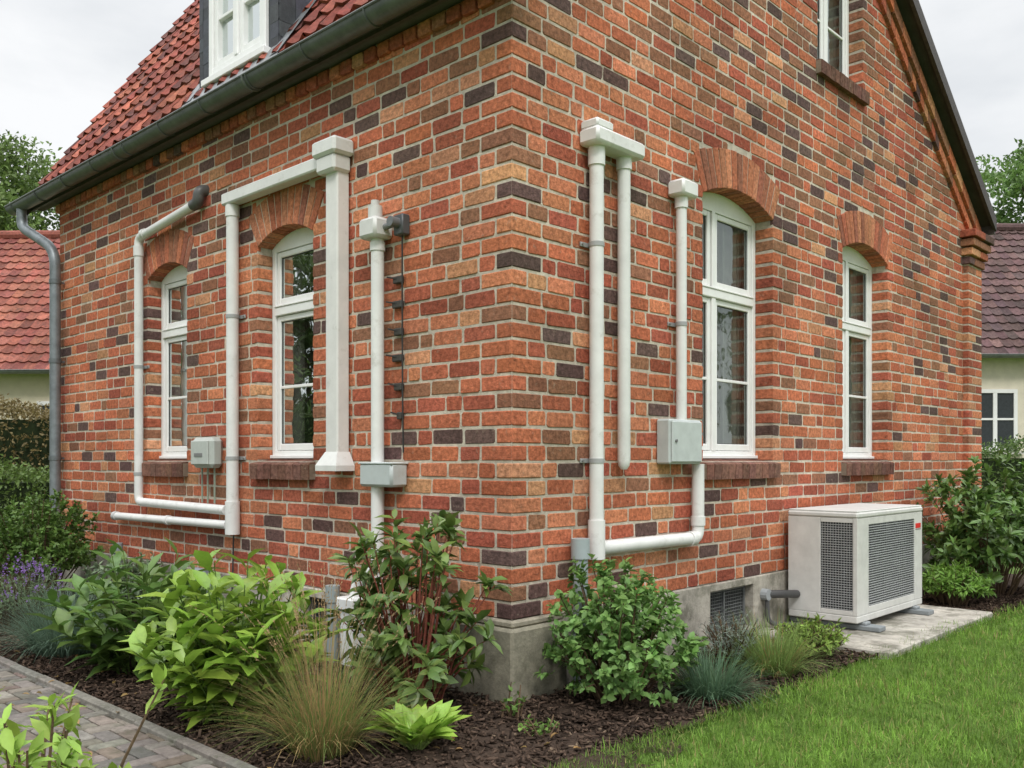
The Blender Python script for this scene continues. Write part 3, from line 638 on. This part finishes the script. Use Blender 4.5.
def tuft(name,loc,n,h,rad,w,col,lean=1.1,var=.25,dry=0,stalk=0):
    e=empty(name,loc); a=NR.uniform(0,2*np.pi,n); r=rad*.35*np.sqrt(NR.uniform(0,1,n)); P=np.stack([r*np.cos(a),r*np.sin(a),np.zeros(n)],1)
    V,F,k=blade_geo(P,a+NR.normal(0,.5,n),h*NR.uniform(.6,1.15,n),lean*NR.uniform(.15,1.15,n),w*NR.uniform(.7,1.2,n))
    c=lcols(n,col,var,1,.12); dm_=NR.uniform(0,1,n)<dry; c[dm_]=np.array([.38,.27,.12])*NR.uniform(.7,1.2,(dm_.sum(),1))
    np_obj('blades',V,F,[],np.repeat(c,k,axis=0),M_grass,e)
    if stalk:
        a=NR.uniform(0,2*np.pi,stalk); P=np.stack([.05*np.cos(a),.05*np.sin(a),np.zeros(stalk)],1)
        V,F,k=blade_geo(P,a,h*NR.uniform(1.1,1.7,stalk),NR.uniform(.05,.75,stalk),np.full(stalk,.0035),6)
        np_obj('stalks',V,F,[],lcols(stalk,(.34,.23,.11),.25,k,0),M_grass,e)
        tp=V.reshape(stalk,k,3)[:,-4]; q=14; idx=np.repeat(np.arange(stalk),q); tip=V.reshape(stalk,k,3)[:,-1]; tt=NR.uniform(-.2,1,(stalk*q,1))
        PP=tp[idx]*(1-tt)+tip[idx]*tt; V2,f4,f3,k2=leaf_geo(PP,nrm((tip-tp)[idx])+rn(stalk*q)*.5,rn(stalk*q),np.full(stalk*q,.016),np.full(stalk*q,.005),0,.1,False)
        np_obj('seed_heads',V2,f4,f3,lcols(stalk*q,(.36,.25,.14),.3,k2,0),M_grass,e)
    return e
def hosta(name,loc,n,L,W,col,mat=None,up=1.45,dn=.85):
    e=empty(name,loc); t=np.sqrt((np.arange(n)+.5)/n); a=np.arange(n)*2.4+NR.uniform(-.3,.3,n); d=np.stack([np.cos(a),np.sin(a),np.zeros(n)],1)
    el=up-dn*t+NR.uniform(-.15,.15,n); P=d*.03+np.array([0,0,.02]); T=d*np.cos(el)[:,None]+np.array([0,0,1.])*np.sin(el)[:,None]
    P=P+T*(.03+.10*t*NR.uniform(.3,1,n))[:,None]; Nn=-d*np.sin(el)[:,None]+np.array([0,0,1.])*np.cos(el)[:,None]+rn(n)*.35
    l=L*NR.uniform(.6,1.15,n)*(.75+.25*t); V,f4,f3,k=leaf_geo(P,T,Nn,l,l*W/L*NR.uniform(.8,1.15,n),NR.uniform(.15,.6,n),.22,True)
    np_obj('foliage',V,f4,f3,lcols(n,col,.22,k,.3),mat or M_leafg,e); s=MB()
    for i in range(n): s.tube([(0,0,0),P[i]],.005,4,(.2,.28,.08),False)
    s.obj('stems',M_bark,e,recalc=False); return e
# planting, left bed
shrub('boxwood_shrub',(-6.0,-.68,0),.85,.60,1.22,460,22,.055,.032,(.085,.165,.035),big=False,droop=.1)
shrub('lavender_plant',(-4.75,-1.25,0),.50,.40,.56,320,10,.05,.008,(.15,.21,.11),big=False,zmin=.0,flower=(110,(.26,.15,.42)),yel=.0)
tuft('blue_fescue_grass',(-3.40,-1.36,0),1700,.60,.52,.006,(.12,.19,.14),1.4)
shrub('garden_shrub',(-4.35,-.45,0),.45,.35,.70,160,12,.06,.035,(.19,.26,.16),big=False)
stemplant('broadleaf_plant',(-2.40,-1.22,0),36,.84,.50,.26,.10,11,(.08,.165,.036),yel=.2)
stemplant('broadleaf_plant',(-.88,-1.36,0),60,.90,.44,.22,.092,12,(.19,.33,.045),yel=.4)
shrub('low_shrub',(-3.1,-.42,0),.4,.3,.45,110,12,.05,.03,(.10,.17,.06),big=False)
shrub('rhododendron_shrub',(-.34,-.52,0),.56,.44,1.22,135,9,.125,.052,(.09,.16,.042),var=.25,stem=(.22,.07,.05),mat=M_leafg,twig=.06,droop=.3,yel=.25,smin=.3,zmin=-.75)
tuft('ornamental_grass',(.0,-1.38,0),1100,.62,.38,.0045,(.16,.22,.065),1.3,dry=.40,stalk=90)
hosta('hosta_plant',(.30,-1.02,0),85,.20,.085,(.24,.40,.06),up=1.5,dn=.7)
hosta('hosta_plant',(.0,-.80,0),24,.13,.06,(.18,.31,.06))
shrub('ground_ivy',(-.4,-1.05,0),.35,.2,.14,50,8,.035,.028,(.12,.22,.05),big=True,zmin=0)
shrub('ground_ivy',(.62,-.42,0),.16,.14,.16,10,6,.035,.026,(.14,.26,.06),big=True,zmin=0)
shrub('ground_ivy',(.28,-.28,0),.10,.10,.26,9,5,.04,.022,(.14,.26,.06),big=True,zmin=0)
shrub('viburnum_shrub',(.46,.47,0),.49,.48,.93,350,13,.058,.037,(.135,.26,.072),var=.25,big=True,twig=.08,yel=.18,smin=.35,zmin=-.7)
tuft('blue_fescue_grass',(.84,.92,0),800,.38,.36,.007,(.10,.18,.11),1.5)
shrub('lavender_plant',(.5,1.75,0),.28,.34,.42,190,9,.045,.007,(.21,.25,.21),big=False,zmin=0,yel=0)
tuft('sedge_grass',(.82,1.75,0),900,.44,.38,.007,(.20,.29,.09),1.35,dry=.1)
shrub('low_shrub',(.78,2.42,0),.28,.32,.32,150,10,.06,.020,(.20,.31,.06),big=False,zmin=0)
shrub('laurel_shrub',(.78,6.85,0),.80,1.05,1.55,360,15,.12,.045,(.09,.175,.042),big=True,mat=M_leafg,smin=.3,zmin=-.7)
shrub('low_shrub',(.72,5.75,0),.42,.36,.46,190,12,.08,.025,(.15,.29,.05),big=False,zmin=0)
shrub('garden_shrub',(1.04,-3.12,0),.54,.48,.92,85,9,.08,.032,(.22,.36,.06),big=True,twig=.12,yel=.4,smin=.3)
# ------------------------------------------------------------------ ground, lawn, bed, path
def edge(y): return 1.0+.035*y+.05*math.sin(y*1.1+.5)+.02*math.sin(y*4)
def sheet(name,pts_fn,nu,nv,mat,col):
    mb=MB(); vs=[];fs=[]
    for i in range(nu+1):
        for j in range(nv+1): vs.append(pts_fn(i/nu,j/nv))
    for i in range(nu):
        for j in range(nv): a=i*(nv+1)+j; fs.append((a,a+1,a+nv+2,a+nv+1))
    mb.add(vs,fs,col); return mb.obj(name,mat,smooth=True,recalc=False)
M_soil=vc_mat('grass_ground',.95,7,.4,.8,25,.03,.1,big=.3)
g=MB(); g.add([(-400,-400,-.012),(400,-400,-.012),(400,400,-.012),(-400,400,-.012)],[(0,1,2,3)],(.085,.14,.035)); g.obj('ground',M_soil,recalc=False)
def nz(x,y,s,a): return a*noise.noise(Vector((x*s,y*s,3.3)))
sheet('mulch_bed',lambda a,b:(-9+10.3*a,-1.76+1.8*b,.012+nz(-9+10.3*a,-1.76+1.8*b,5,.02)+.02*math.sin(b*3.14)),140,30,M_mulch,(.050,.034,.025))
def mb2(a,b):
    y=-.05+9*b; x=-.05+(edge(y)+.05)*a; return (x,y,.014+nz(x,y,5,.02)+.015*math.sin(a*3.14))
sheet('mulch_bed',mb2,20,140,M_mulch,(.050,.034,.025))
def lw(a,b):
    y=-3+22*b; x=edge(y)+(14*a); return (x,y,.022+nz(x,y,1.2,.012)-.03*(a<.001))
sheet('lawn',lw,60,120,M_soil,(.10,.175,.033))
def lawn():
    n=600000; X=1.0+NR.uniform(0,1,n)**1.0*7.5; Y=NR.uniform(-1.6,13,n)
    d=np.hypot(X-3.853,Y+4.06); rx=(X-3.853)*.725+(Y+4.06)*.688; dp=-(X-3.853)*.688+(Y+4.06)*.725
    keep=(X>1.0+.035*Y+.05*np.sin(Y*1.1+.5)+.02*np.sin(Y*4)-.03+NR.normal(0,.025,n))&(dp>3.4)&(np.abs(rx)<dp*.75)&(NR.uniform(0,1,n)<np.clip(5.5/d,.0,1)**1.4)
    X,Y=X[keep],Y[keep]; n=len(X); P=np.stack([X,Y,np.full(n,.018)],1)
    patch=np.array([noise.noise(Vector((x*1.3,y*1.3,0))) for x,y in zip(X,Y)]); fine=np.array([noise.noise(Vector((x*6,y*6,9))) for x,y in zip(X,Y)])
    h=NR.uniform(.03,.08,n)*(1+.3*patch+.5*fine); V,F,k=blade_geo(P,NR.uniform(0,2*np.pi,n),h,NR.uniform(.1,1.6,n),NR.uniform(.003,.0065,n)*(1+.4*(Y>4)),2)
    c=np.array([.145,.255,.040])[None]*(1+NR.uniform(-.4,.4,(n,1)))*(1+.45*patch+.5*fine)[:,None]
    y=(NR.uniform(0,1,n)<.08+.5*np.clip(patch-.2,0,1)); c[y]=np.array([.34,.30,.12])*NR.uniform(.7,1.1,(y.sum(),1))
    np_obj('lawn_grass',V,F,[],np.repeat(np.clip(c,0.005,1),k,axis=0),M_grass)
    return n
print('blades',lawn())
def chips(n):
    A=NR.uniform(0,1,n)<.62; X=np.where(A,NR.uniform(-8,1.2,n),NR.uniform(0,1.25,n)); Y=np.where(A,NR.uniform(-1.74,0,n),NR.uniform(0,7.5,n))
    k=(X<1.0+.035*Y+.02)&~((X<1.23)&(Y>2.82)&(Y<5.38))&~((X<.06)&(Y>-.06)&(X>-.5)); X,Y=X[k],Y[k]; n=len(X)
    l=NR.uniform(.008,.030,n);w=NR.uniform(.004,.011,n);t=NR.uniform(.002,.005,n)
    T=rn(n); T[:,2]*=.35; T=nrm(T); S=nrm(np.cross(T,np.array([0,0,1.])+rn(n)*.5)); Q=np.cross(S,T)
    c=np.stack([X,Y,NR.uniform(.02,.05,n)],1); vs=[]
    for a in(-1,1):
        for b in(-1,1):
            for d in(-1,1): vs.append(c+T*(a*l*NR.uniform(.7,1,n))[:,None]+S*(b*w*NR.uniform(.5,1,n))[:,None]+Q*(d*t)[:,None])
    V=np.stack(vs,1).reshape(-1,3); f=np.array([[0,1,3,2],[4,6,7,5],[0,4,5,1],[2,3,7,6],[0,2,6,4],[1,5,7,3]])
    F=(f[None]+(np.arange(n)*8)[:,None,None]).reshape(-1,4)
    col=np.array([.060,.040,.029])[None]*NR.uniform(.3,1.8,(n,1)); lt=NR.uniform(0,1,n)<.04; col[lt]=np.array([.18,.13,.09])
    np_obj('bark_chips',V,F,[],np.repeat(col,8,axis=0),M_mulch)
chips(36000)
n=150; P=np.stack([NR.uniform(-4,1,n),NR.uniform(-2.7,-.3,n),np.full(n,.055)],1); V,f4,f3,k=leaf_geo(P,rn(n)*np.array([1,1,.2]),np.array([0,0,1.])+rn(n)*.4,NR.uniform(.03,.06,n),NR.uniform(.015,.03,n),.3,.3)
np_obj('fallen_leaves',V,f4,f3,lcols(n,(.28,.17,.07),.4,k,.2),M_leaf)
pa=MB(); w=.102
class FZ:
    def p(s,u,v,n): return Vector((u,v,n))
fz=FZ()
def pv_(a,b,c,d):
    col=jit(R.choice([(.185,.168,.145),(.145,.135,.122),(.21,.19,.165),(.17,.135,.11)]),.18); brick(pa,fz,a+.004,b-.004,c+.004,d-.004,.018+nz(a,c,2,.006),.05,col,.006,.0015)
for ix in range(-90,30):
    for iy in range(-28,-17):
        c=(ix-iy)%4
        if c==0: pv_(ix*w,(ix+2)*w,iy*w,(iy+1)*w)
        elif c==3 and iy<-18: pv_(ix*w,(ix+1)*w,iy*w,(iy+2)*w)
pa.obj('paved_path',M_paver)
g=MB(); g.add([(-9.2,-2.86,.004),(3.1,-2.86,.004),(3.1,-1.8,.004),(-9.2,-1.8,.004)],[(0,1,2,3)],(.075,.065,.05)); g.obj('path_joint_sand',M_mulch,recalc=False)
g=MB(); x=-9.2
while x<3: g.box(x,x+.495,-1.81,-1.745,-.1,.045+R.uniform(-.004,.004),jit((.21,.195,.17),.1),.008); x+=.5
g.obj('path_kerb',M_paver)
# ------------------------------------------------------------------ hedges, neighbours, trees
RZR=math.atan2(.688,.725)
def hedge(name,loc,rz,lx,ly,h,n,col,L=.07):
    e=empty(name,loc,rz); P=np.stack([NR.uniform(-lx/2,lx/2,n),NR.uniform(-ly/2,ly/2,n),NR.uniform(0,h,n)],1)
    ax=NR.integers(0,4,n); P[ax==0,1]=-ly/2; P[ax==1,1]=ly/2; P[ax==2,2]=h; P[ax==3,0]=np.sign(P[ax==3,0])*lx/2; P+=NR.normal(0,.06,P.shape)
    P[:,2]+=.09*np.sin(P[:,0]*3.1)*P[:,2]/h; P[:,2]=np.abs(P[:,2])
    V,f4,f3,k=leaf_geo(P,rn(n),rn(n)+np.array([0,-.3,.5]),L*NR.uniform(.6,1.2,n),L*.5*NR.uniform(.7,1.2,n),.2,.2,False)
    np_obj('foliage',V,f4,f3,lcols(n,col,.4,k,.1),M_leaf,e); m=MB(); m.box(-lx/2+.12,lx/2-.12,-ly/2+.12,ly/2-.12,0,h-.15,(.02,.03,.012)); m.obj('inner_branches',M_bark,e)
hedge('beech_hedge',(-11.9,.30,0),RZR,6.2,1.2,2.25,26000,(.17,.13,.055))
hedge('privet_hedge',(-10.2,-.5,0),RZR,4.4,.9,1.35,16000,(.10,.165,.04))
hedge('privet_hedge',(.6,14.2,0),RZR,8,1.0,1.68,20000,(.075,.13,.035))
def nhouse(name,loc,rz,lx,dep,ez,rz_,wall,cols,wins,roofd=None):
    e=empty(name,loc,rz); m=MB(); m.box(-lx/2,lx/2,.35,dep*2-.35,0,ez,wall); 
    m.add([(-lx/2,.35,ez),(-lx/2,dep,rz_-.1),(-lx/2,dep*2-.35,ez),(lx/2,.35,ez),(lx/2,dep,rz_-.1),(lx/2,dep*2-.35,ez)],[(0,1,2),(3,4,5)],wall); m.obj('walls',M_plaster,e)
    t=MB(); v=Vector((0,dep,rz_-ez)); l=v.length; v/=l; n=Vector((0,-v.z,v.y)); tile_roof(t,(-lx/2-.3,0,ez),(1,0,0),v,n,lx+.6,l,cols,tw=.25,th=.33)
    t.add([(-lx/2-.3,dep*2,ez),(lx/2+.3,dep*2,ez),(lx/2+.3,dep,rz_),(-lx/2-.3,dep,rz_)],[(0,1,2,3)],cols[0]); t.tube([(-lx/2-.3,dep,rz_+.03),(lx/2+.3,dep,rz_+.03)],.14,10,cols[0])
    t.add([(-lx/2-.3,0,ez-.02),(lx/2+.3,0,ez-.02),(lx/2+.3,.4,ez-.02),(-lx/2-.3,.4,ez-.02)],[(0,1,2,3)],(.3,.3,.28)); t.obj('roof',M_tile,e,recalc=False)
    g=MB(); gutter(g,-lx/2-.3,lx/2+.3,-.08,ez+.02,.08,(.16,.17,.17)); g.obj('gutter',M_zinc,e)
    wi=MB(); gl=MB()
    for (a,b,c,d) in wins:
        f=.09; y=.31
        wi.box(a,b,y,.36,c,c+f,(.8,.8,.8));wi.box(a,b,y,.36,d-f,d,(.8,.8,.8));wi.box(a,a+f,y+.003,.36,c+f,d-f,(.8,.8,.8));wi.box(b-f,b,y+.003,.36,c+f,d-f,(.8,.8,.8));wi.box((a+b)/2-.05,(a+b)/2+.05,y+.004,.36,c+f,d-f,(.8,.8,.8))
        wi.box(a+f,b-f,y+.01,.36,(c+d)/2,(c+d)/2+.05,(.8,.8,.8)); wi.box(a-.1,b+.1,.22,.36,c-.08,c-.005,(.5,.48,.44)); gl.add([(a+f,.343,c+f),(b-f,.343,c+f),(b-f,.343,d-f),(a+f,.343,d-f)],[(0,1,2,3)],(.03,.035,.04))
    if wins: wi.obj('window_frames',M_white,e); gl.obj('window_panes',M_slate,e,recalc=False)
nhouse('neighbour_house',(-18.9,1.87,0),RZR-.03,10,4.4,3.43,7.45,(.66,.60,.46),[(.25,.082,.06),(.29,.105,.072),(.21,.068,.052)],[(1.9,2.9,1.6,2.8)])
nhouse('neighbour_house',(-.8,21.8,0),RZR+.02,10,4.2,4.0,8.1,(.66,.61,.50),[(.10,.060,.058),(.125,.075,.07),(.08,.05,.05)],[(-3.22,-2.12,1.72,3.22),(.5,1.7,1.72,3.22)])
def tree(name,loc,h,cr,n,col,seed=0,L=.26):
    e=empty(name,loc); s=MB(); rr=random.Random(seed); th=h-cr*1.1
    s.tube([(0,0,0),(.1,.05,th*.4),(-.05,.1,th*.75),(.05,0,h-cr*.6)],.2,10,(.10,.08,.06),True,[.32,.25,.19,.06])
    cl=[]
    for i in range(80):
        z=rr.uniform(-.85,1); a=rr.uniform(0,6.28); r=math.sqrt(1-z*z*.95)*rr.uniform(.35,1.05)
        cl.append(Vector((r*cr*math.cos(a),r*cr*math.sin(a),h-cr*1.05+z*cr*1.05)))
    for c in cl[::3]:
        b=Vector((0,0,rr.uniform(th*.55,h-cr*.9))); s.tube([b,b.lerp(c,.5)+Vector((0,0,.3)),c],.05,5,(.10,.08,.06),False,[.10,.06,.02])
    s.obj('trunk_and_limbs',M_bark,e,recalc=False)
    C=np.array(cl); idx=NR.integers(0,len(cl),n); sz=NR.uniform(.35,.75,len(cl))*cr*.28/.6
    P=C[idx]+rn(n)*(NR.uniform(0,1,n)**.5*sz[idx])[:,None]*np.array([1.2,1.2,.8])
    V,f4,f3,k=leaf_geo(P,rn(n),rn(n)+np.array([0,0,.6]),L*NR.uniform(.6,1.2,n),L*.6*NR.uniform(.7,1.2,n),.2,.2,False)
    cc=lcols(n,col,.3,1,.12)*(NR.uniform(.65,1.25,(len(cl),1)))[idx]; np_obj('crown',V,f4,f3,np.repeat(cc,k,axis=0),M_leaf,e)
tree('deciduous_tree',(-34.3,7.6,0),13.2,3.6,22000,(.12,.19,.055),1,.22)
tree('deciduous_tree',(-5.3,35.4,0),13.2,3.7,24000,(.11,.20,.055),2,.22)
tree('deciduous_tree',(-42,4.5,0),12.0,4,14000,(.10,.17,.05),3)
tree('deciduous_tree',(19,24,0),12,5,18000,(.07,.11,.035),4,.3)  # this tree and the next are unseen, added for the right-wall windows to reflect
tree('deciduous_tree',(11,31,0),10,4.5,18000,(.07,.11,.035),5,.3)
tree('deciduous_tree',(-15,-19,0),11,5,20000,(.07,.11,.035),6,.3)  # unseen pair, added to give the left-wall glass dark green reflections
tree('deciduous_tree',(-24,-14,0),11,5,20000,(.07,.11,.035),7,.3)
hedge('privet_hedge',(-20,-12,0),-.6,22,1.5,3.0,24000,(.07,.11,.035),.16)  # unseen hedge, added behind the camera side to fill the window reflections
# ------------------------------------------------------------------ light, sky, camera
el,ax,ay=math.radians(48),.75,-.62
W=bpy.data.worlds.new('World'); sc.world=W; W.use_nodes=True; nt=W.node_tree; L=nt.links; bg=nt.nodes['Background']
sky=N_(nt,'ShaderNodeTexSky'); sky.sky_type='NISHITA'; sky.sun_disc=False; sky.sun_elevation=el; sky.sun_rotation=math.atan2(ax,ay)
tc=N_(nt,'ShaderNodeTexCoord'); sp=N_(nt,'ShaderNodeSeparateXYZ'); L.new(tc.outputs['Generated'],sp.inputs[0])
mp=N_(nt,'ShaderNodeMapping'); mp.inputs['Scale'].default_value=(1,1,2.6); L.new(tc.outputs['Generated'],mp.inputs[0])
cn=N_(nt,'ShaderNodeTexNoise'); cn.inputs['Scale'].default_value=2.3; cn.inputs['Detail'].default_value=7; cn.inputs['Roughness'].default_value=.55; L.new(mp.outputs[0],cn.inputs['Vector'])
rp=N_(nt,'ShaderNodeValToRGB'); rp.color_ramp.elements[0].position=.32; rp.color_ramp.elements[0].color=(.70,.73,.76,1); rp.color_ramp.elements[1].position=.60; rp.color_ramp.elements[1].color=(.94,.95,.96,1)
L.new(cn.outputs['Fac'],rp.inputs[0])
mr=N_(nt,'ShaderNodeMapRange',interpolation_type='SMOOTHSTEP'); mr.inputs['From Min'].default_value=.42; mr.inputs['From Max'].default_value=.95; mr.inputs['To Min'].default_value=10.8; mr.inputs['To Max'].default_value=36
L.new(sp.outputs['Z'],mr.inputs['Value'])
vm=N_(nt,'ShaderNodeVectorMath',operation='SCALE'); L.new(rp.outputs[0],vm.inputs[0]); L.new(mr.outputs[0],vm.inputs['Scale'])
mx=N_(nt,'ShaderNodeMix',data_type='RGBA'); mx.inputs[0].default_value=.94; L.new(sky.outputs[0],mx.inputs[6]); L.new(vm.outputs[0],mx.inputs[7]); L.new(mx.outputs[2],bg.inputs[0]); bg.inputs[1].default_value=.1
sd=bpy.data.lights.new('sun','SUN'); sd.energy=1.5; sd.angle=math.radians(12); sd.color=(1,.96,.9); so=bpy.data.objects.new('sun',sd); link(so)
dv=Vector((ax*math.cos(el)/math.hypot(ax,ay),ay*math.cos(el)/math.hypot(ax,ay),math.sin(el))); so.rotation_euler=dv.to_track_quat('Z','Y').to_euler()
cd=bpy.data.cameras.new('camera'); cd.sensor_width=36; cd.lens=36*914/1024; cd.shift_y=76/1024; cd.clip_end=1500; cd.clip_start=.05
co=bpy.data.objects.new('camera',cd); link(co); co.location=(3.853,-4.06,1.5)
co.rotation_euler=(math.radians(90),0,math.atan2(.725,-.688)-math.pi/2); sc.camera=co
sc.view_settings.view_transform='Standard'; sc.view_settings.look='None'; sc.view_settings.exposure=0
